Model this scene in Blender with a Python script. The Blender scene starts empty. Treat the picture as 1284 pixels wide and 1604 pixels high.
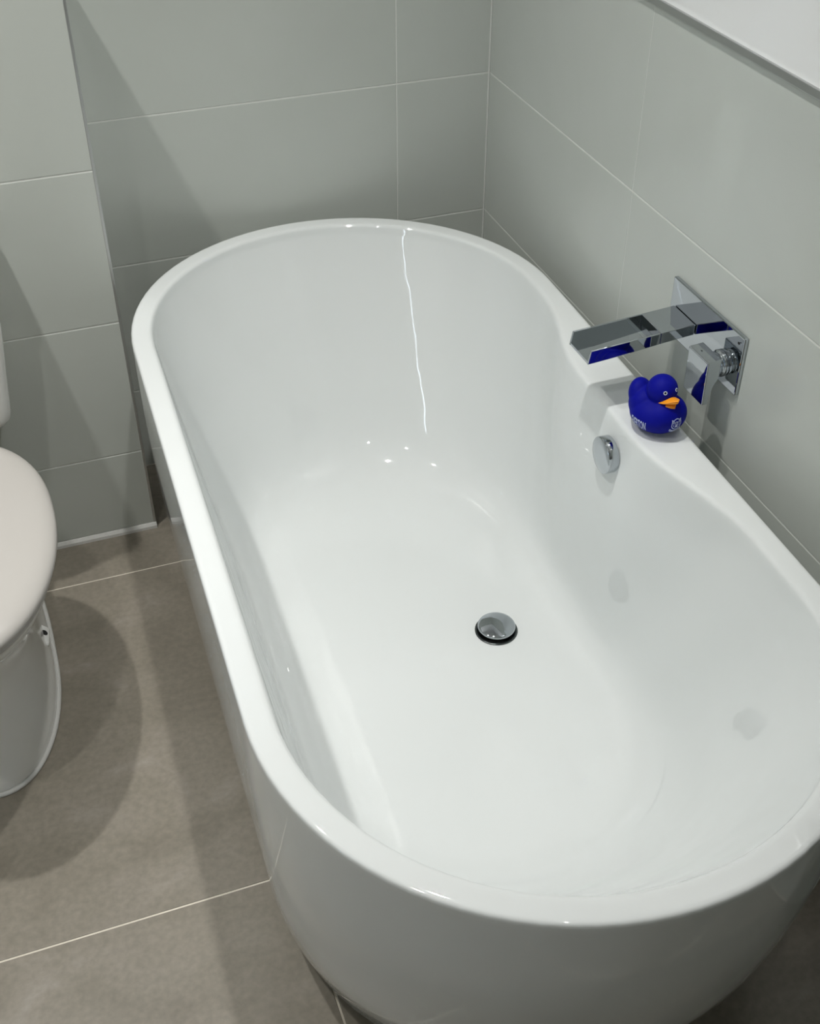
import bpy, bmesh, math, random
from mathutils import Vector, Matrix, Euler
from mathutils.bvhtree import BVHTree

S = bpy.context.scene
COL = S.collection
random.seed(7)

# ------------------------------------------------------------------ camera
YAW, PITCH, ROLL = 0.3462, 0.6811, -0.0011
cp, sp, cy, sy = math.cos(PITCH), math.sin(PITCH), math.cos(YAW), math.sin(YAW)
fwd = Vector((sy * cp, cy * cp, -sp))
right = Vector((cy, -sy, 0))
up = right.cross(fwd)
cr, sr = math.cos(ROLL), math.sin(ROLL)
right, up = right * cr + up * sr, up * cr - right * sr
cam_data = bpy.data.cameras.new('camera')
cam = bpy.data.objects.new('camera', cam_data)
COL.objects.link(cam)
cam.matrix_world = Matrix((
    (right.x, up.x, -fwd.x, -0.9995), (right.y, up.y, -fwd.y, -2.2863),
    (right.z, up.z, -fwd.z, 1.6535), (0, 0, 0, 1)))
cam_data.sensor_fit = 'VERTICAL'
cam_data.sensor_height = 36.0
cam_data.lens = 1879.82 * 36.0 / 1604.0
cam_data.clip_start = 0.02
S.camera = cam

# ------------------------------------------------------------------ world, lights, exposure
W = bpy.data.worlds.new('world')
S.world = W
W.use_nodes = True
bg = W.node_tree.nodes['Background']
bg.inputs[0].default_value = (0.80, 0.92, 1.0, 1)
bg.inputs[1].default_value = 0.3

S.view_settings.view_transform = 'Standard'
S.view_settings.look = 'None'
S.view_settings.gamma = 1.0
S.view_settings.use_curve_mapping = False
S.view_settings.exposure = -0.80
cyc = S.cycles
cyc.use_denoising = True
cyc.use_adaptive_sampling = False
cyc.max_bounces = 10
cyc.diffuse_bounces = 6
cyc.glossy_bounces = 6
cyc.caustics_reflective = True
cyc.blur_glossy = 0.10
cyc.sample_clamp_indirect = 60.0
cyc.use_guiding = True
cyc.use_surface_guiding = True
cyc.guiding_training_samples = 64

CEIL = 2.42
# centre of each downlight (x, y) and its power in watts
DOWNLIGHTS = [(-0.60, -0.91, 10.6), (-1.38, -0.68, 12.6), (-0.56, -2.00, 1.5), (-1.40, -1.60, 7.2)]
BEAM = 106.0          # full beam spread in degrees


# ------------------------------------------------------------------ helpers
def link(o, parent=None):
    COL.objects.link(o)
    if parent is not None:
        o.parent = parent
    return o


def mesh_obj(name, me, mat, parent=None, smooth=False):
    if mat is not None and not me.materials:
        me.materials.append(mat)
    if smooth:
        me.polygons.foreach_set('use_smooth', [True] * len(me.polygons))
    return link(bpy.data.objects.new(name, me), parent)


def bm_obj(name, bm, mat, parent=None, smooth=False):
    bmesh.ops.recalc_face_normals(bm, faces=bm.faces)
    me = bpy.data.meshes.new(name)
    bm.to_mesh(me)
    bm.free()
    return mesh_obj(name, me, mat, parent, smooth)


def empty(name, loc=(0, 0, 0), rz=0.0):
    o = bpy.data.objects.new(name, None)
    o.location = loc
    o.rotation_euler = (0, 0, rz)
    o.empty_display_size = 0.05
    return link(o)


def tag(o, label=None, cat=None, group=None, kind=None):
    if label:
        o['label'] = label
    if cat:
        o['category'] = cat
    if group:
        o['group'] = group
    if kind:
        o['kind'] = kind
    return o


def box_bm(x0, x1, y0, y1, z0, z1, bev=0.0, seg=2, bm=None):
    bm = bm or bmesh.new()
    r = bmesh.ops.create_cube(bm, size=1)
    vs = r['verts']
    for v in vs:
        v.co = Vector((x0 + (v.co.x + .5) * (x1 - x0), y0 + (v.co.y + .5) * (y1 - y0), z0 + (v.co.z + .5) * (z1 - z0)))
    if bev > 0:
        es = list({e for v in vs for e in v.link_edges})
        bmesh.ops.bevel(bm, geom=es, offset=bev, segments=seg, affect='EDGES', profile=.5)
    return bm


def loft(rings, closed_start=True, closed_end=True):
    bm = bmesh.new()
    R = [[bm.verts.new(c) for c in ring] for ring in rings]
    n = len(R[0])
    for a, b in zip(R[:-1], R[1:]):
        for i in range(n):
            j = (i + 1) % n
            bm.faces.new((a[i], a[j], b[j], b[i]))
    if closed_start:
        bm.faces.new(R[0][::-1])
    if closed_end:
        bm.faces.new(R[-1])
    return bm


def lathe(profile, n=48, axis='z', at=(0, 0, 0), caps=True):
    """profile: (radius, height) pairs turned round an axis"""
    rings = []
    for r, h in profile:
        ring = []
        for i in range(n):
            a = 2 * math.pi * i / n
            x, y = r * math.cos(a), r * math.sin(a)
            c = {'z': (x, y, h), '-x': (-h, x, y)}[axis]
            ring.append(Vector(c) + Vector(at))
        rings.append(ring)
    return loft(rings, caps, caps)


def catmull(pts, sub):
    out = []
    for i in range(len(pts) - 1):
        p0 = pts[max(i - 1, 0)]
        p1, p2 = pts[i], pts[i + 1]
        p3 = pts[min(i + 2, len(pts) - 1)]
        for k in range(sub):
            t = k / sub
            out.append(tuple(.5 * (2 * b + (c - a) * t + (2 * a - 5 * b + 4 * c - d) * t * t + (3 * b - a - 3 * c + d) * t ** 3)
                             for a, b, c, d in zip(p0, p1, p2, p3)))
    out.append(tuple(pts[-1]))
    return out


def tube_bm(path, r, n=8, closed=False):
    path = [Vector(p) for p in path]
    rings = []
    m = len(path)
    for i, p in enumerate(path):
        a = path[i - 1] if (closed or i > 0) else p
        b = path[(i + 1) % m] if (closed or i < m - 1) else p
        d = (b - a).normalized()
        s = d.cross(Vector((0, 0, 1)))
        if s.length < 1e-4:
            s = d.cross(Vector((0, 1, 0)))
        s.normalize()
        u = s.cross(d)
        rings.append([p + r * (math.cos(2 * math.pi * k / n) * s + math.sin(2 * math.pi * k / n) * u) for k in range(n)])
    if closed:
        rings.append(rings[0])
        bm = loft(rings, False, False)
        bmesh.ops.remove_doubles(bm, verts=bm.verts, dist=1e-6)
        return bm
    return loft(rings)


# ------------------------------------------------------------------ materials
def mat(name, color, rough=.5, metal=0.0, coat=0.0, spec=.5, ior=1.5):
    m = bpy.data.materials.new(name)
    m.use_nodes = True
    b = m.node_tree.nodes['Principled BSDF']
    b.inputs['Base Color'].default_value = (*color, 1)
    b.inputs['Roughness'].default_value = rough
    b.inputs['Metallic'].default_value = metal
    b.inputs['Coat Weight'].default_value = coat
    b.inputs['Coat Roughness'].default_value = .03
    b.inputs['IOR'].default_value = ior
    b.inputs['Specular IOR Level'].default_value = spec
    return m


def mottle(m, cols, scale, detail=8, rough=None, bump=0.0, stretch=(1, 1, 1), fine=None):
    """noise driven colour (and bump) in object space"""
    nt = m.node_tree
    b = nt.nodes['Principled BSDF']
    tc = nt.nodes.new('ShaderNodeNewGeometry')
    mp = nt.nodes.new('ShaderNodeMapping')
    mp.inputs['Scale'].default_value = stretch
    nt.links.new(tc.outputs['Position'], mp.inputs['Vector'])
    n = nt.nodes.new('ShaderNodeTexNoise')
    n.inputs['Scale'].default_value = scale
    n.inputs['Detail'].default_value = detail
    n.inputs['Roughness'].default_value = .62
    n.inputs['Distortion'].default_value = .6
    nt.links.new(mp.outputs[0], n.inputs['Vector'])
    r = nt.nodes.new('ShaderNodeValToRGB')
    els = r.color_ramp.elements
    els[0].position, els[0].color = cols[0][0], (*cols[0][1], 1)
    els[1].position, els[1].color = cols[-1][0], (*cols[-1][1], 1)
    for p, c in cols[1:-1]:
        e = els.new(p)
        e.color = (*c, 1)
    nt.links.new(n.outputs['Fac'], r.inputs['Fac'])
    src = r.outputs[0]
    if fine:
        n2 = nt.nodes.new('ShaderNodeTexNoise')
        n2.inputs['Scale'].default_value = fine[0]
        n2.inputs['Detail'].default_value = 6
        nt.links.new(tc.outputs['Position'], n2.inputs['Vector'])
        mr = nt.nodes.new('ShaderNodeMapRange')
        mr.inputs[1].default_value, mr.inputs[2].default_value = .3, .7
        mr.inputs[3].default_value, mr.inputs[4].default_value = 1 - fine[1], 1 + fine[1]
        nt.links.new(n2.outputs['Fac'], mr.inputs[0])
        mx = nt.nodes.new('ShaderNodeVectorMath')
        mx.operation = 'SCALE'
        nt.links.new(src, mx.inputs[0])
        nt.links.new(mr.outputs[0], mx.inputs['Scale'])
        src = mx.outputs[0]
    nt.links.new(src, b.inputs['Base Color'])
    if bump:
        bp = nt.nodes.new('ShaderNodeBump')
        bp.inputs['Strength'].default_value = bump
        bp.inputs['Distance'].default_value = .002
        nt.links.new(n.outputs['Fac'], bp.inputs['Height'])
        nt.links.new(bp.outputs[0], b.inputs['Normal'])
    return m


M = {}
M['tile'] = mottle(mat('wall_tile_grey', (.4, .42, .39), .22, spec=.45),
                   [(.3, (.500, .527, .494)), (.7, (.520, .547, .514))], 3.0, 3)
M['wall_grout'] = mat('wall_grout', (.68, .69, .66), .9)
M['floor_tile'] = mottle(mat('floor_tile_concrete', (.3, .27, .23), .42, spec=.4),
                         [(.30, (.180, .160, .128)), (.47, (.216, .194, .157)), (.60, (.238, .213, .176)), (.76, (.300, .272, .236))],
                         5.5, 10, bump=.06, stretch=(1, 1.3, 1), fine=(90, .10))
M['floor_grout'] = mat('floor_grout', (.66, .61, .52), .9)
M['plaster'] = mat('white_plaster', (.80, .81, .81), .45)
M['ceiling'] = mat('ceiling_white', (.84, .84, .83), .7)
M['aluminium'] = mat('brushed_aluminium', (.55, .56, .56), .32, metal=1.0)
M['sealant'] = mat('pale_grey_sealant', (.58, .58, .56), .5)
M['acrylic'] = mat('bath_acrylic_white', (.68, .705, .703), .035, spec=.5)
M['acrylic_inside'] = mat('bath_acrylic_white_inside', (.68, .705, .703), .035, spec=.5)
M['chrome'] = mat('chrome', (.50, .53, .56), .035, metal=1.0)
M['chrome_dark'] = mat('chrome_painted_shade', (.10, .11, .11), .2, metal=1.0)  # shade under the plug is built into this dark colour
M['black'] = mat('black_hole', (.01, .01, .01), .6)
M['ceramic'] = mat('toilet_ceramic', (.78, .78, .76), .08)
M['seat'] = mat('toilet_seat_plastic', (.465, .445, .42), .30)
M['duck_blue'] = mat('duck_royal_blue', (.0010, .0028, .235), .6, spec=.12)
M['duck_beak'] = mat('duck_orange', (.86, .31, .012), .4)
M['print_white'] = mat('duck_print_pale', (.52, .58, .80), .5)
M['eye_white'] = mat('duck_eye_white', (.72, .76, .85), .4)
M['eye_black'] = mat('duck_eye_black', (.004, .004, .012), .25)
M['door'] = mat('door_white_paint', (.78, .78, .77), .35)
M['unit'] = mat('shade_unit_grey', (.16, .165, .16), .35)  # dark grey for the unseen unit added to block light
M['gap_glow'] = mat('panel_glow', (.8, .9, 1.0), .5)  # glow for the panel added behind the left door
_b = M['gap_glow'].node_tree.nodes['Principled BSDF']
_b.inputs['Emission Color'].default_value = (.80, .91, 1.0, 1)
_b.inputs['Emission Strength'].default_value = 26.0
M['gap_glow'].cycles.emission_sampling = 'NONE'
M['board'] = mat('white_board', (.78, .78, .77), .3)



def ripple(m, scale, dist):
    nt = m.node_tree
    g = nt.nodes.new('ShaderNodeNewGeometry')
    n = nt.nodes.new('ShaderNodeTexNoise')
    n.inputs['Scale'].default_value = scale
    n.inputs['Detail'].default_value = 1
    b = nt.nodes.new('ShaderNodeBump')
    b.inputs['Strength'].default_value = 1.0
    b.inputs['Distance'].default_value = dist
    nt.links.new(g.outputs['Position'], n.inputs['Vector'])
    nt.links.new(n.outputs['Fac'], b.inputs['Height'])
    nt.links.new(b.outputs[0], nt.nodes['Principled BSDF'].inputs['Normal'])


ripple(M['acrylic_inside'], 14.0, .0006)      # the slight waviness of vacuum-formed acrylic

# ------------------------------------------------------------------ tiled surfaces
def tile_piece(w, h, t=.008, bev=.0012):
    """a tile lying in the XY plane, front towards +z, origin at a corner"""
    key = (round(w, 4), round(h, 4), t)
    if key not in tile_piece.cache:
        bm = box_bm(0, w, 0, h, -t, 0)
        top = [e for e in bm.edges if all(abs(v.co.z) < 1e-6 for v in e.verts)]
        bmesh.ops.bevel(bm, geom=top, offset=bev, segments=2, affect='EDGES', profile=.5)
        bmesh.ops.recalc_face_normals(bm, faces=bm.faces)
        me = bpy.data.meshes.new('tile')
        bm.to_mesh(me)
        bm.free()
        tile_piece.cache[key] = me
    return tile_piece.cache[key]


tile_piece.cache = {}


def lay_tiles(parent, origin, u, v, us, vs, gap, m, t=.008, gap_u=None):
    """tiles on the plane through origin with axes u, v; us, vs are the joint lines; face towards u x v"""
    o3, u, v = Vector(origin), Vector(u), Vector(v)
    n = u.cross(v)
    gu = gap_u or gap
    for a0, a1 in zip(us[:-1], us[1:]):
        for b0, b1 in zip(vs[:-1], vs[1:]):
            me = tile_piece(a1 - a0 - gu, b1 - b0 - gap, t)
            if not me.materials:
                me.materials.append(m)
            ob = bpy.data.objects.new('tile', me)
            p = o3 + u * (a0 + gu / 2) + v * (b0 + gap / 2)
            ob.matrix_world = Matrix(((u.x, v.x, n.x, p.x), (u.y, v.y, n.y, p.y), (u.z, v.z, n.z, p.z), (0, 0, 0, 1)))
            link(ob, parent)


LEFT, FRONT = -2.05, -3.05
TOPZ = 1.1045           # top of the tiling
BOXX, BOXY, BOXZ = -0.8374, -0.2238, 1.112
ZJ = [0.0, .2013, .5013, .8013, TOPZ]
G = .0022

# floor
fl = bm_obj('floor', box_bm(LEFT - .1, .1, FRONT - .1, .1, -.10, -.0014), M['floor_grout'])
tag(fl, kind='structure')
lay_tiles(fl, (0, 0, 0), (1, 0, 0), (0, 1, 0), [LEFT, -1.598, -.791, 0.0], [FRONT, -2.7777, -1.9706, -1.1635, -.3564, 0.0],
          .0032, M['floor_tile'])

# right wall: lower part tiled, painted above
wr = bm_obj('wall_right', box_bm(.0006, .12, FRONT - .1, .1, -.1, CEIL + .1), M['wall_grout'])
tag(wr, kind='structure')
lay_tiles(wr, (0, 0, 0), (0, -1, 0), (0, 0, 1), [0.0, .6184, 1.5184, 2.4184, -FRONT], ZJ, G, M['tile'], gap_u=.0007)
upper = bm_obj('plaster', box_bm(-.0015, .01, FRONT, .0, TOPZ + .0075, CEIL), M['plaster'], wr)
# back wall
wb = bm_obj('wall_back', box_bm(LEFT - .1, .1, .0006, .12, -.1, CEIL + .1), M['wall_grout'])
tag(wb, kind='structure')
lay_tiles(wb, (BOXX, 0, 0), (1, 0, 0), (0, 0, 1), [0.0, -BOXX - .2025, -BOXX], ZJ, G, M['tile'], gap_u=.0015)
bm_obj('plaster', box_bm(LEFT, -.006, -.004, .01, TOPZ + .0075, CEIL), M['plaster'], wb)
# left and front walls (out of frame)
bm = box_bm(LEFT - .12, LEFT - .0012, FRONT - .1, -2.42, -.1, CEIL + .1)
box_bm(LEFT - .12, LEFT - .0012, -1.64, .1, -.1, CEIL + .1, bm=bm)
box_bm(LEFT - .12, LEFT - .0012, -2.42, -1.64, 2.0, CEIL + .1, bm=bm)
wl = bm_obj('wall_left', bm, M['wall_grout'])
tag(wl, kind='structure')
lay_tiles(wl, (LEFT, 0, 0), (0, 1, 0), (0, 0, 1), [-1.578, -1.1238, BOXY], ZJ, G, M['tile'])
lay_tiles(wl, (LEFT, 0, 0), (0, 1, 0), (0, 0, 1), [FRONT, -2.482], ZJ, G, M['tile'])
bm_obj('plaster', box_bm(LEFT - .01, LEFT + .004, -1.578, 0, TOPZ + .0075, CEIL), M['plaster'], wl)

# boxed-in ledge behind the toilet
wx = bm_obj('wall_boxing', box_bm(LEFT, BOXX - .0012, BOXY + .0007, -.001, 0, BOXZ - .002), M['wall_grout'])
tag(wx, kind='structure')
# front face: u = +x so that the face looks towards -y
lay_tiles(wx, (LEFT, BOXY, 0), (1, 0, 0), (0, 0, 1), [0.0, BOXX - LEFT - .9, BOXX - LEFT - .0015], [.011] + ZJ[1:], G, M['tile'])
lay_tiles(wx, (BOXX, BOXY, 0), (0, 1, 0), (0, 0, 1), [.0015, -BOXY - .001], ZJ, G, M['tile'])
bm_obj('ledge_top', box_bm(LEFT, BOXX, BOXY, 0, BOXZ - .006, BOXZ + .003, .001), M['board'], wx)

# trims
t1 = bm_obj('trim_1', box_bm(-.0055, .003, FRONT, -.001, TOPZ - .001, TOPZ + .0110, .0010), M['aluminium'])
tag(t1, 'brushed metal strip along the top of the right wall tiles', kind='structure')
t2 = bm_obj('trim_2', box_bm(BOXX - .004, BOXX + .0012, BOXY - .0012, BOXY + .004, .0, BOXZ, .0008), M['aluminium'])
tag(t2, 'thin metal corner trim up the edge of the boxed-in ledge', kind='structure')
bm = bmesh.new()
pr = [(0, 0), (0, .0115), (-.003, .0112), (-.0075, .006), (-.0085, 0)]
ring = lambda x: [Vector((x, BOXY + a, b)) for a, b in pr]
t3 = bm_obj('trim_3', loft([ring(LEFT + .001), ring(BOXX - .10), ring(BOXX + .001)]), M['sealant'])
tag(t3, 'pale sealant bead where the boxed-in ledge meets the floor', kind='structure')
# tiling corner sealant lines
t4 = bm_obj('trim_4', box_bm(-.0030, -.0002, -.0030, -.0002, .0, TOPZ, .0008), M['wall_grout'])
tag(t4, 'grout line in the corner of the two tiled walls', kind='structure')

# ceiling
ce = bm_obj('ceiling', box_bm(LEFT - .1, .1, FRONT - .1, .1, CEIL, CEIL + .1), M['ceiling'])
tag(ce, kind='structure')

# front wall with the doorway behind the photographer
DX0, DX1, DH = -1.62, -.82, 2.02
bm = box_bm(LEFT - .1, DX0, FRONT - .1, FRONT, 0, CEIL)
box_bm(DX1, .1, FRONT - .1, FRONT, 0, CEIL, bm=bm)
box_bm(DX0, DX1, FRONT - .1, FRONT, DH, CEIL, bm=bm)
wf = bm_obj('wall_front', bm, M['tile'])
tag(wf, kind='structure')
dr = empty('door_1', (DX0, FRONT, 0))
tag(dr, kind='structure')
leaf = bm_obj('door_leaf', box_bm(.008, DX1 - DX0 - .020, -.06, -.02, .006, DH - .005, .002), M['door'], dr)
bm_obj('door_frame', box_bm(-.06, 0, -.0, .012, 0, DH + .06, .003), M['door'], dr)
bm_obj('door_frame', box_bm(DX1 - DX0, DX1 - DX0 + .06, -.0, .012, 0, DH + .06, .003), M['door'], dr)
bm_obj('door_frame', box_bm(0, DX1 - DX0, -.0, .012, DH, DH + .06, .003), M['door'], dr)
bm_obj('door_handle', tube_bm([(DX1 - DX0 - .08, -.02, 1.0), (DX1 - DX0 - .08, .03, 1.0), (DX1 - DX0 - .19, .03, 1.0)], .009), M['chrome'], leaf)

# unseen basin unit, added to block lamp light past the near bath end
VX, VY0, VY1, VZ0, VZ1 = -.345, -2.52, -1.712, .64, .84
van = empty('shade_basin_unit', (0, -2.116, VZ0))
tag(van, 'unseen grey wall-hung basin unit added to shade the near end of the bath', 'basin unit')
off = Vector((0, 2.116, -VZ0))


def vrel(bm):
    bmesh.ops.translate(bm, verts=bm.verts, vec=off)
    return bm


bm_obj('cabinet', vrel(box_bm(VX + .02, -.001, VY0, VY1, VZ0, VZ1 - .03, .002)), M['unit'], van)
for y0, y1 in ((VY0 + .003, -2.1175), (-2.1145, VY1 - .003)):
    d = bm_obj('drawer', vrel(box_bm(VX, VX + .0195, y0, y1, VZ0 + .003, VZ1 - .036, .002)), M['unit'], van)
    bm_obj('handle', vrel(tube_bm([(VX, (y0 + y1) / 2 - .06, .73), (VX - .02, (y0 + y1) / 2 - .055, .73), (VX - .02, (y0 + y1) / 2 + .055, .73), (VX, (y0 + y1) / 2 + .06, .73)], .005)), M['chrome'], d, True)
bm = bmesh.new()
rr = []
for sx, z in ((1.0, VZ1 - .03), (1.0, VZ1), (.86, VZ1), (.80, VZ1 - .015), (.66, VZ1 - .085), (.2, VZ1 - .10)):
    mx, my = VX / 2, (VY0 + VY1) / 2
    hx, hy = abs(VX) / 2 * sx, (VY1 - VY0) / 2 * sx
    rr.append([Vector((mx + hx * math.copysign(abs(math.cos(a)) ** .35, math.cos(a)), my + hy * math.copysign(abs(math.sin(a)) ** .35, math.sin(a)), z)) for a in [2 * math.pi * k / 64 for k in range(64)]])
bm_obj('basin', vrel(loft(rr)), M['ceramic'], van)

# unseen left-wall door, added ajar so its glowing gap mirrors in the bath
DY0, DY1 = -2.42, -1.64
d2 = empty('door_2', (LEFT, DY0, 0))
tag(d2, kind='structure')
bm_obj('door_leaf', box_bm(-.05, -.012, .004, DY1 - DY0 - .072, .006, 2.0, .002), M['door'], d2)
for y0, y1, z0, z1 in ((-.06, 0, 0, 2.06), (DY1 - DY0, DY1 - DY0 + .06, 0, 2.06), (0, DY1 - DY0, 2.0, 2.06)):
    bm_obj('door_frame', box_bm(-.002, .014, y0, y1, z0, z1, .003), M['door'], d2)
w1 = bm_obj('glow_panel_1', box_bm(LEFT - .62, LEFT - .60, -2.46, -1.86, .2, 2.3), M['gap_glow'])  # glowing panel added behind the gap, mirrored as a bright line
tag(w1, kind='structure')
hl = bm_obj('wall_landing', box_bm(LEFT - .70, LEFT - .62, -2.8, -.6, -.1, 2.5), M['plaster'])
tag(hl, kind='structure')

# downlights
for i, (lx, ly, pw) in enumerate(DOWNLIGHTS):
    t = empty('downlight', (lx, ly, CEIL))
    tag(t, ['recessed white ceiling downlight over the bath', 'recessed white ceiling downlight over the toilet',
            'recessed white ceiling downlight beyond the near end of the bath',
            'recessed white ceiling downlight over the floor left of the camera'][i], 'light', 'ceiling downlights')
    bm_obj('bezel', lathe([(.030, -.0005), (.030, -.005), (.044, -.004), (.045, 0.0)], 32, caps=False), M['ceiling'], t, True)
    bm_obj('lens', lathe([(.001, -.001), (.030, -.001)], 32), M['ceiling'], t)
    ld = bpy.data.lights.new('downlight_lamp', 'AREA')
    ld.shape = 'DISK'
    ld.size = .055
    ld.energy = pw
    ld.color = (1.0, .985, .95)
    ld.spread = math.radians(BEAM)
    lo = link(bpy.data.objects.new('downlight_lamp', ld), t)
    lo.location = (0, 0, -.0055)

# ------------------------------------------------------------------ bath
BATH = (-0.4572, -0.8846, 0.0)
BROT = -0.0249
bath = empty('bathtub', BATH, BROT)
tag(bath, 'white freestanding double-ended acrylic bath standing beside the tiled walls', 'bathtub')


def smooth01(t):
    t = max(0.0, min(1.0, t))
    return t * t * (3 - 2 * t)


def stadium(r, h, b, z):
    pts = []
    ns, nc = 40, 44
    for i in range(ns):                                  # right side, going to the far end
        y = -h + 2 * h * i / ns
        yy = y * .449 / h
        s = 1 - smooth01((abs(yy - .03) - .10) / .27)
        pts.append(Vector((r - b * s, y, z)))
    for i in range(nc):
        a = math.pi * i / nc
        pts.append(Vector((r * math.cos(a), h + r * math.sin(a), z)))
    for i in range(ns):
        pts.append(Vector((-r, h - 2 * h * i / ns, z)))
    for i in range(nc):
        a = math.pi + math.pi * i / nc
        pts.append(Vector((r * math.cos(a), -h + r * math.sin(a), z)))
    return pts


RIMZ = .560
outer = [(.350, .346, 0, .0), (.356, .352, 0, .005), (.3625, .358, 0, .03), (.369, .368, 0, .065), (.376, .385, 0, .11), (.385, .418, 0, .20), (.391, .436, 0, .30),
         (.3945, .447, 0, .40), (.3950, .449, 0, .50), (.3950, .449, 0, .545)]
lip = [(.3950, .449, 0, .5525), (.3944, .449, 0, .5565), (.3928, .449, 0, .5588), (.3900, .449, .001, .5598), (.386, .449, .002, .560),
       (.374, .449, .038, .560), (.367, .449, .05, .560), (.3625, .449, .05, .5594), (.3590, .449, .05, .5575), (.3570, .449, .05, .5540),
       (.3560, .4485, .05, .548)]
inside = [(.3545, .446, .05, .540), (.3465, .424, .05, .490), (.334, .391, .046, .420), (.321, .358, .036, .350), (.307, .323, .024, .280), (.294, .291, .013, .218),
          (.283, .270, .006, .182), (.270, .256, .002, .160), (.250, .246, 0, .1435), (.226, .238, 0, .1345), (.204, .232, 0, .1308), (.185, .228, 0, .130)]
prof = catmull(outer, 3) + lip + catmull(inside, 4) + [(.12, .21, 0, .130), (.05, .19, 0, .130), (.006, .17, 0, .130)]
tub = bm_obj('tub_shell', loft([stadium(*q) for q in prof]), M['acrylic'], bath, True)
tub.data.materials.append(M['acrylic_inside'])
for p in tub.data.polygons:
    c = p.center
    if math.hypot(c.x, max(abs(c.y) - .449, 0)) < .3575 and c.z > .12 and p.normal.z > -.2:
        p.material_index = 1

# waste with pop-up plug
DRX, DRY, DRZ = .1265, -.0005, .130
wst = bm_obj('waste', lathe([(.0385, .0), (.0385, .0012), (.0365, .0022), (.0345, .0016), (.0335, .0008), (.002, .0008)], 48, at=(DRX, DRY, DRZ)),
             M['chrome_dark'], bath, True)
tag(wst, 'waste ring in the floor of the bath, recess shade painted into its dark colour')
plug = bm_obj('plug', lathe([(.020, .003), (.0325, .0085), (.0340, .0105), (.0338, .0122), (.0325, .0136), (.029, .0148), (.020, .0163), (.010, .0170), (.001, .0172)],
                            48, at=(DRX, DRY, DRZ)), M['chrome'], wst, True)
tag(plug, 'round chrome pop-up plug')

# overflow knob on the right-hand inner wall
OFX, OFY, OFZ = .3005, -.028, .503
ovf = bm_obj('overflow_cover', lathe([(.024, .0), (.026, .002), (.0305, .0032), (.0312, .0045), (.0312, .0195), (.0306, .0212), (.0292, .0222), (.016, .0226), (.001, .0227)],
                                     56, '-x', (OFX, OFY, OFZ)), M['chrome'], bath, True)
tag(ovf, 'round chrome overflow knob')

# ------------------------------------------------------------------ wall tap
tap = empty('bath_tap', (0, -.898, .681))
tag(tap, 'chrome wall-mounted waterfall bath tap with square lever handle', 'tap')
TP = Vector((0, -.898, .681))


def rel(bm):
    bmesh.ops.translate(bm, verts=bm.verts, vec=-TP)
    return bm


bm_obj('back_plate', rel(box_bm(-.0075, -.0001, -1.003, -.793, .631, .731, .0016)), M['chrome'], tap)
# spout: a swept section, closed for the inner third and an open trough beyond
YF, YN = -.807, -.8735
sec_x = [-.0078, -.020, -.040, -.066, -.0661, -.085, -.11, -.14, -.17, -.1945]


def topz(x):
    return .6855 + (x + .0078) * .062


def thick(x):
    return .0185 + .0055 * smooth01((-x - .0) / .19) + .004 * math.sin(math.pi * min(1, max(0, -x / .2))) * 0


w = .0032
XI = -.069                                            # inner end of the open trough
XT = -.1945                                           # tip
bm = bmesh.new()


def spout_piece(x0, x1, y0, y1, t0, t1, bev):
    """box between fractions t0..t1 of the spout's thickness, following its slope"""
    piece = bmesh.new()
    box_bm(x0, x1, y0, y1, t0, t1, 0, bm=piece)
    bmesh.ops.subdivide_edges(piece, edges=[e for e in piece.edges if abs(e.verts[0].co.x - e.verts[1].co.x) > 1e-4], cuts=7)
    if bev:
        for v in piece.verts:
            v.co.z *= .02
        sharp = [e for e in piece.edges if e.calc_face_angle(0) > .5]
        bmesh.ops.bevel(piece, geom=sharp, offset=bev, segments=2, affect='EDGES', profile=.5)
        for v in piece.verts:
            v.co.z /= .02
    for v in piece.verts:
        if x0 == XT and v.co.x < XT + .004 and v.co.z > .6:
            v.co.x += .0042 * (v.co.z - .6) / .4          # the cheeks are rounded off at the lip
        zt, th = topz(v.co.x), thick(v.co.x)
        v.co.z = zt - th + v.co.z * th
    me_ = bpy.data.meshes.new('tmp')
    piece.to_mesh(me_)
    piece.free()
    bm.from_mesh(me_)
    bpy.data.meshes.remove(me_)


spout_piece(XI, -.0085, YN, YF, 0, 1, .0010)          # closed root
spout_piece(XT, XI - .0002, YF - w, YF, 0, 1, .0010)  # far cheek
spout_piece(XT, XI - .0002, YN, YN + w, 0, 1, .0010)  # near cheek
spout_piece(XT + .001, XI - .0002, YN + w * .6, YF - w * .6, 0.02, .20, 0)   # trough floor
bm_obj('spout', rel(bm), M['chrome'], tap)
# lever: stem, collar and square paddle
HC = (-.0075, -.957, .664)
stem = bm_obj('handle_stem', rel(lathe([(.021, 0), (.0215, .001), (.0215, .006), (.0200, .0075), (.0185, .0080), (.0185, .0105), (.0200, .0115),
                                        (.0200, .0165), (.0185, .0178), (.0165, .0182), (.0165, .0275)], 40, '-x', HC)), M['chrome'], tap, True)
pp = [(-.0375, .645), (-.0270, .656), (-.0270, .689), (-.0520, .687), (-.0505, .611), (-.0405, .6105)]
bm = loft([[Vector((a, -.928, b)) for a, b in pp], [Vector((a, -.9845, b)) for a, b in pp]])
bmesh.ops.bevel(bm, geom=bm.edges[:], offset=.0018, segments=3, affect='EDGES', profile=.5)
lev = bm_obj('lever', rel(bm), M['chrome'], tap)
bm_obj('screw_hole', rel(lathe([(.0028, 0), (.0028, .0006), (.001, .0007)], 16, at=(-.0405, -.949, .6872))), M['black'], lev)
bm_obj('index_mark', rel(box_bm(-.0082, -.0074, -.992, -.987, .715, .7185, .0006)), M['black'], tap)

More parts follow.
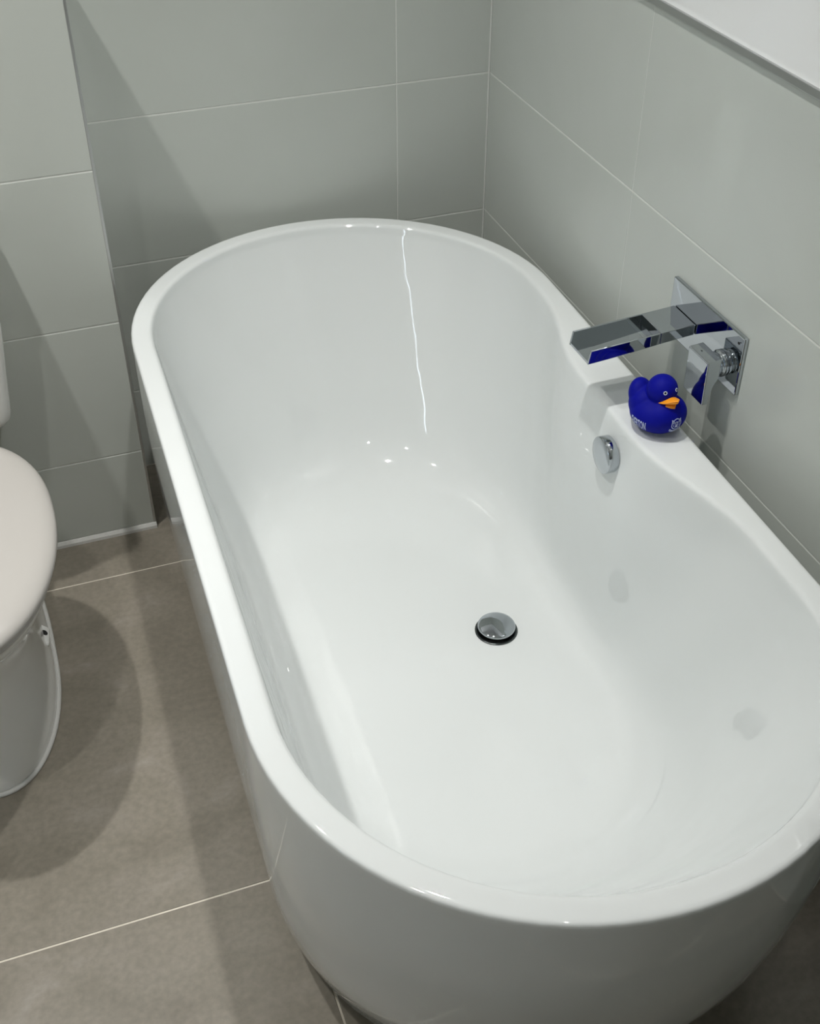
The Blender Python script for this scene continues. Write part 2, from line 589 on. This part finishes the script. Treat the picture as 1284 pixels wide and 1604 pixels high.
# ------------------------------------------------------------------ rubber duck
DUCK = Vector((-.1045, -.9490, RIMZ))
DANG = math.radians(-63)
TURN = math.radians(-20)      # the head looks a little to the duck's right
duck = empty('rubber_duck', DUCK, DANG)
tag(duck, 'small blue rubber duck with orange beak on the bath rim', 'rubber duck')


HEADX, HEADZ = .0025, .0690


def ellipsoid(bm, c, r, rot=(0, 0, 0)):
    m = Matrix.Translation(c) @ Euler(rot).to_matrix().to_4x4() @ Matrix.Diagonal((*r, 1))
    bmesh.ops.create_uvsphere(bm, u_segments=36, v_segments=24, radius=1, matrix=m)


bm = bmesh.new()
ellipsoid(bm, (.000, 0, .027), (.044, .0425, .031))
ellipsoid(bm, (.012, 0, .030), (.034, .038, .030))
ellipsoid(bm, (-.022, 0, .037), (.026, .031, .029), (0, .45, 0))
ellipsoid(bm, (-.0345, 0, .046), (.0170, .0225, .0255), (0, -.30, 0))
ellipsoid(bm, (.005, 0, .050), (.022, .022, .018))
ellipsoid(bm, (HEADX, 0, HEADZ), (.0242, .0242, .0242))
tmp = bm_obj('duck_tmp', bm, None)
mod = tmp.modifiers.new('r', 'REMESH')
mod.mode = 'VOXEL'
mod.voxel_size = .0013
mod2 = tmp.modifiers.new('s', 'SMOOTH')
mod2.iterations = 14
mod2.factor = .5
dg = bpy.context.evaluated_depsgraph_get()
dme = bpy.data.meshes.new_from_object(tmp.evaluated_get(dg))
bpy.data.objects.remove(tmp)
zmin = min(v.co.z for v in dme.vertices)
for v in dme.vertices:
    v.co.z -= zmin
    if v.co.z < .003:
        v.co.z = max(.0003, v.co.z * .4)
dme.name = 'duck_body'
dbody = mesh_obj('body', dme, M['duck_blue'], duck, True)
tree = BVHTree.FromPolygons([v.co.copy() for v in dme.vertices], [tuple(p.vertices) for p in dme.polygons])


def on_duck(az, z, lift=.0004, ax=0.0):
    """point of the duck's skin seen from azimuth az (degrees from the beak) at height z"""
    d = Vector((math.cos(math.radians(az)), math.sin(math.radians(az)), 0))
    o = Vector((ax, 0, z))
    hit, nrm, _, _ = tree.ray_cast(o + d * .2, -d)
    return hit + nrm * lift, nrm


# beak: broad upper bill with an upturned tip, smaller lower bill
def bill(zc, th, length, width, tip, root_drop):
    rings = []
    for k in range(17):
        t = 1 - (1 - k / 16) ** 1.6
        hw = width * (1 - .10 * t) * math.sqrt(max(.01, 1 - t ** 3.0))
        hh = th * (1 - .40 * t) * math.sqrt(max(.03, 1 - t ** 5))
        ring = []
        for j in range(28):
            a = 2 * math.pi * j / 28
            ca, sa = math.cos(a), math.sin(a)
            wide = abs(ca) ** 1.6
            x = HEADX + .0185 + length * t - .0085 * wide * (1 - .5 * t)
            ring.append(Vector((x, hw * ca, zc + tip * t * t - root_drop * wide * (1 - t) + hh * sa * (1 - .55 * abs(ca) ** 2.5))))
        rings.append(ring)
    return loft(rings)


def turned(bm):
    bmesh.ops.rotate(bm, cent=(HEADX, 0, 0), matrix=Matrix.Rotation(TURN, 3, 'Z'), verts=bm.verts)
    return bm


bm_obj('upper_bill', turned(bill(HEADZ - .0030, .0062, .0225, .0165, .0060, .0065)), M['duck_beak'], duck, True)
bm_obj('lower_bill', turned(bill(HEADZ - .0108, .0042, .0175, .0132, .0005, .0010)), M['duck_beak'], duck, True)
for s in (-1, 1):
    pos, nrm = on_duck(s * 27 + math.degrees(TURN), HEADZ + .0115, .0002, HEADX)
    q = nrm.to_track_quat('Z', 'Y').to_matrix().to_4x4()
    bm = lathe([(.0019, .0), (.0019, .0006), (.0030, .0006), (.0030, 0)], 24, caps=False)
    bmesh.ops.transform(bm, matrix=Matrix.Translation(pos) @ q, verts=bm.verts)
    eye = bm_obj('eye', bm, M['eye_white'], duck)
    bm = lathe([(.0019, .0002), (.0019, .0006), (.0006, .0009)], 20)
    bmesh.ops.transform(bm, matrix=Matrix.Translation(pos) @ q, verts=bm.verts)
    bm_obj('pupil', bm, M['eye_black'], eye)

# lettering on the flank
cu = bpy.data.curves.new('lettering', 'FONT')
cu.body = 'EVERTON'
cu.resolution_u = 3
cu.offset = .018
tmp = link(bpy.data.objects.new('lettering_tmp', cu))
dg = bpy.context.evaluated_depsgraph_get()
tme = bpy.data.meshes.new_from_object(tmp.evaluated_get(dg))
bpy.data.objects.remove(tmp)
bm = bmesh.new()
bm.from_mesh(tme)
bmesh.ops.triangulate(bm, faces=bm.faces)
for _ in range(2):
    bmesh.ops.subdivide_edges(bm, edges=[e for e in bm.edges if e.calc_length() > .15], cuts=1)
    bmesh.ops.triangulate(bm, faces=bm.faces)
xs = [v.co.x for v in bm.verts]
ys = [v.co.y for v in bm.verts]
x0, x1, y0, y1 = min(xs), max(xs), min(ys), max(ys)
for v in bm.verts:
    az = -121 + (v.co.x - x0) / (x1 - x0) * 40
    z = .0165 + (v.co.y - y0) / (y1 - y0) * .0165
    v.co = on_duck(az, z, .0005)[0]
me = bpy.data.meshes.new('lettering')
bm.to_mesh(me)
bm.free()
mesh_obj('lettering', me, M['print_white'], duck)


# crest on the chest: shield outline, tower between wreaths, scroll below
def crest_curve(pts, wid, bm):
    """a thin ribbon through (u, v) points mapped on the duck's skin"""
    dense = []
    for a, b in zip(pts[:-1], pts[1:]):
        for k in range(4):
            dense.append((a[0] + (b[0] - a[0]) * k / 4, a[1] + (b[1] - a[1]) * k / 4))
    dense.append(pts[-1])
    L = []
    for i, q in enumerate(dense):
        a = dense[max(i - 1, 0)]
        b = dense[min(i + 1, len(dense) - 1)]
        dx, dy = b[0] - a[0], b[1] - a[1]
        ln = math.hypot(dx, dy) or 1
        nx, ny = -dy / ln * wid / 2, dx / ln * wid / 2
        pr_ = []
        for sgn in (-1, 1):
            uu, vv = q[0] + sgn * nx, q[1] + sgn * ny
            pr_.append(bm.verts.new(on_duck(-17 + uu * 12.5, .0318 + vv * .0105, .0005)[0]))
        L.append(pr_)
    for a, b in zip(L[:-1], L[1:]):
        bm.faces.new((a[0], a[1], b[1], b[0]))


bm = bmesh.new()
crest_curve([(-.75, .85), (-.85, .95), (-.6, .8), (-.3, .95), (0, 1.05), (.3, .95), (.6, .8), (.85, .95), (.75, .85), (.82, .45), (.85, 0), (.7, -.35), (.35, -.6), (0, -.75),
             (-.35, -.6), (-.7, -.35), (-.85, 0), (-.82, .45), (-.75, .85)], .13, bm)
crest_curve([(-.16, -.25), (-.16, .35), (-.2, .42), (0, .62), (.2, .42), (.16, .35), (.16, -.25), (-.16, -.25)], .12, bm)
crest_curve([(-.06, -.2), (-.06, .1), (.06, .1), (.06, -.2)], .08, bm)
crest_curve([(-.30, -.3), (.30, -.3)], .12, bm)
for s in (-1, 1):
    crest_curve([(s * .5 + .14 * math.cos(a), .55 + .14 * math.sin(a)) for a in [2 * math.pi * k / 10 for k in range(11)]], .08, bm)
    crest_curve([(s * .5, .30), (s * .5, -.2)], .09, bm)
crest_curve([(-1.05, -.55), (-.85, -.75), (-.45, -.98), (0, -1.05), (.45, -.98), (.85, -.75), (1.05, -.55)], .13, bm)
crest_curve([(-1.05, -.85), (-.85, -1.05), (-.45, -1.25), (0, -1.32), (.45, -1.25), (.85, -1.05), (1.05, -.85)], .13, bm)
crest_curve([(-1.05, -.55), (-1.05, -.85)], .12, bm)
crest_curve([(1.05, -.55), (1.05, -.85)], .12, bm)
crest_curve([(-.8, -.9), (-.4, -1.12), (0, -1.18), (.4, -1.12), (.8, -.9)], .08, bm)
bm_obj('crest', bm, M['print_white'], duck)

# ------------------------------------------------------------------ toilet
TX = -1.215
toilet = empty('toilet', (TX, -.60, 0))
tag(toilet, 'white close-coupled toilet with closed lid left of the bath', 'toilet')


def egg(a, front, back, c, z, nf=2.0, nb=2.4, n=72):
    pts = []
    for i in range(n):
        t = 2 * math.pi * i / n
        ct, st = math.cos(t), math.sin(t)
        e = nb if st > 0 else nf
        x = a * math.copysign(abs(ct) ** (2 / e), ct)
        y = (back - c if st > 0 else c - front) * math.copysign(abs(st) ** (2 / e), st) + c
        pts.append(Vector((x, y + .60, z)))
    return pts


# half width, front y, back y, widest y, z
pan = catmull([(.116, -.838, -.235, -.56, 0.0), (.1215, -.846, -.232, -.56, .004), (.1215, -.848, -.232, -.56, .020), (.1195, -.846, -.232, -.56, .034), (.1135, -.841, -.232, -.57, .062), (.1075, -.835, -.232, -.57, .110), (.1055, -.833, -.232, -.58, .165),
               (.112, -.842, -.25, -.60, .23), (.133, -.874, -.31, -.64, .30), (.160, -.922, -.38, -.66, .355), (.172, -.944, -.41, -.66, .385), (.170, -.942, -.412, -.66, .392)], 4)
bm_obj('pan', loft([egg(a, f, b, c_, z, 2.1, 3.0 - .8 * smooth01((z - .2) / .12)) for a, f, b, c_, z in pan]), M['ceramic'], toilet, True)
seat = [(.172, -.946, -.42, -.66, .3925), (.178, -.957, -.415, -.66, .394), (.1805, -.961, -.412, -.66, .400), (.1795, -.960, -.413, -.66, .4065), (.177, -.955, -.416, -.66, .4085)]
seat_o = bm_obj('seat', loft([egg(*q) for q in seat]), M['seat'], toilet, True)
lidp = catmull([(.178, -.957, -.414, -.66, .4090), (.1835, -.966, -.410, -.66, .4110), (.1865, -.970, -.408, -.66, .4170), (.1855, -.968, -.409, -.66, .4250), (.179, -.958, -.415, -.66, .4325),
                (.166, -.938, -.43, -.66, .4385), (.145, -.905, -.452, -.66, .4420), (.11, -.85, -.49, -.66, .4440), (.06, -.765, -.56, -.66, .4450), (.01, -.68, -.64, -.66, .4452)], 3)
bm_obj('lid', loft([egg(*q) for q in lidp]), M['seat'], toilet, True)
for s in (-1, 1):
    bm_obj('hinge', box_bm(s * .08 - .014, s * .08 + .014, -.412 + .60, -.385 + .60, .392, .418, .005, 3), M['chrome'], toilet, True)
# plinth behind the seat that carries the cistern
bm_obj('pan_shelf', box_bm(-.085, .085, -.43 + .60, -.232 + .60, .30, .4155, .02, 4), M['ceramic'], toilet, True)


def rrect(a, y0, y1, r, z, n=8):
    pts = []
    for cx_, cy_, s in ((a - r, y1 - r, 0), (-a + r, y1 - r, 1), (-a + r, y0 + r, 2), (a - r, y0 + r, 3)):
        for k in range(n):
            t = math.pi / 2 * (s + k / (n - 1))
            pts.append(Vector((cx_ + r * math.cos(t), cy_ + r * math.sin(t) + .60, z)))
    return pts


cis = catmull([(.118, -.365, -.228, .03, .415), (.136, -.383, -.227, .03, .419), (.1455, -.392, -.226, .03, .430), (.1495, -.395, -.226, .028, .446), (.157, -.398, -.226, .026, .52), (.168, -.402, -.226, .026, .62), (.175, -.406, -.226, .026, .735)], 3)
bm_obj('cistern', loft([rrect(*q) for q in cis]), M['ceramic'], toilet, True)
cl = [(.176, -.408, -.226, .026, .736), (.181, -.412, -.226, .026, .738), (.182, -.413, -.226, .026, .752), (.178, -.409, -.228, .026, .760), (.165, -.396, -.236, .02, .762)]
lid2 = bm_obj('cistern_lid', loft([rrect(*q) for q in cl]), M['ceramic'], toilet, True)
bm_obj('flush_button', lathe([(.026, .7615), (.026, .766), (.024, .768), (.001, .7685)], 32, at=(0, -.315 + .60, 0)), M['chrome'], lid2, True)
# sealant bead round the foot
bead = egg(.1235, -.850, -.236, -.56, .003, 2.1, 3.2)
bm_obj('sealant_bead', tube_bm(bead, .0048, 8, True), M['sealant'], toilet, True)
# side fixing: shallow pale boss above the foot with a dark screw hole
bm = box_bm(-.013, .013, -.024, .024, -.012, .012, .005, 3)
fix = bm_obj('fixing_boss', bm, M['ceramic'], toilet, True)
fix.location = (.1075, .058, .050)
fix.rotation_euler = (0, math.radians(42), math.radians(-8))
hole = bm_obj('fixing_hole', lathe([(.0062, 0), (.0062, .0008), (.001, .0009)], 20, at=(0, .003, .0118)), M['black'], fix)
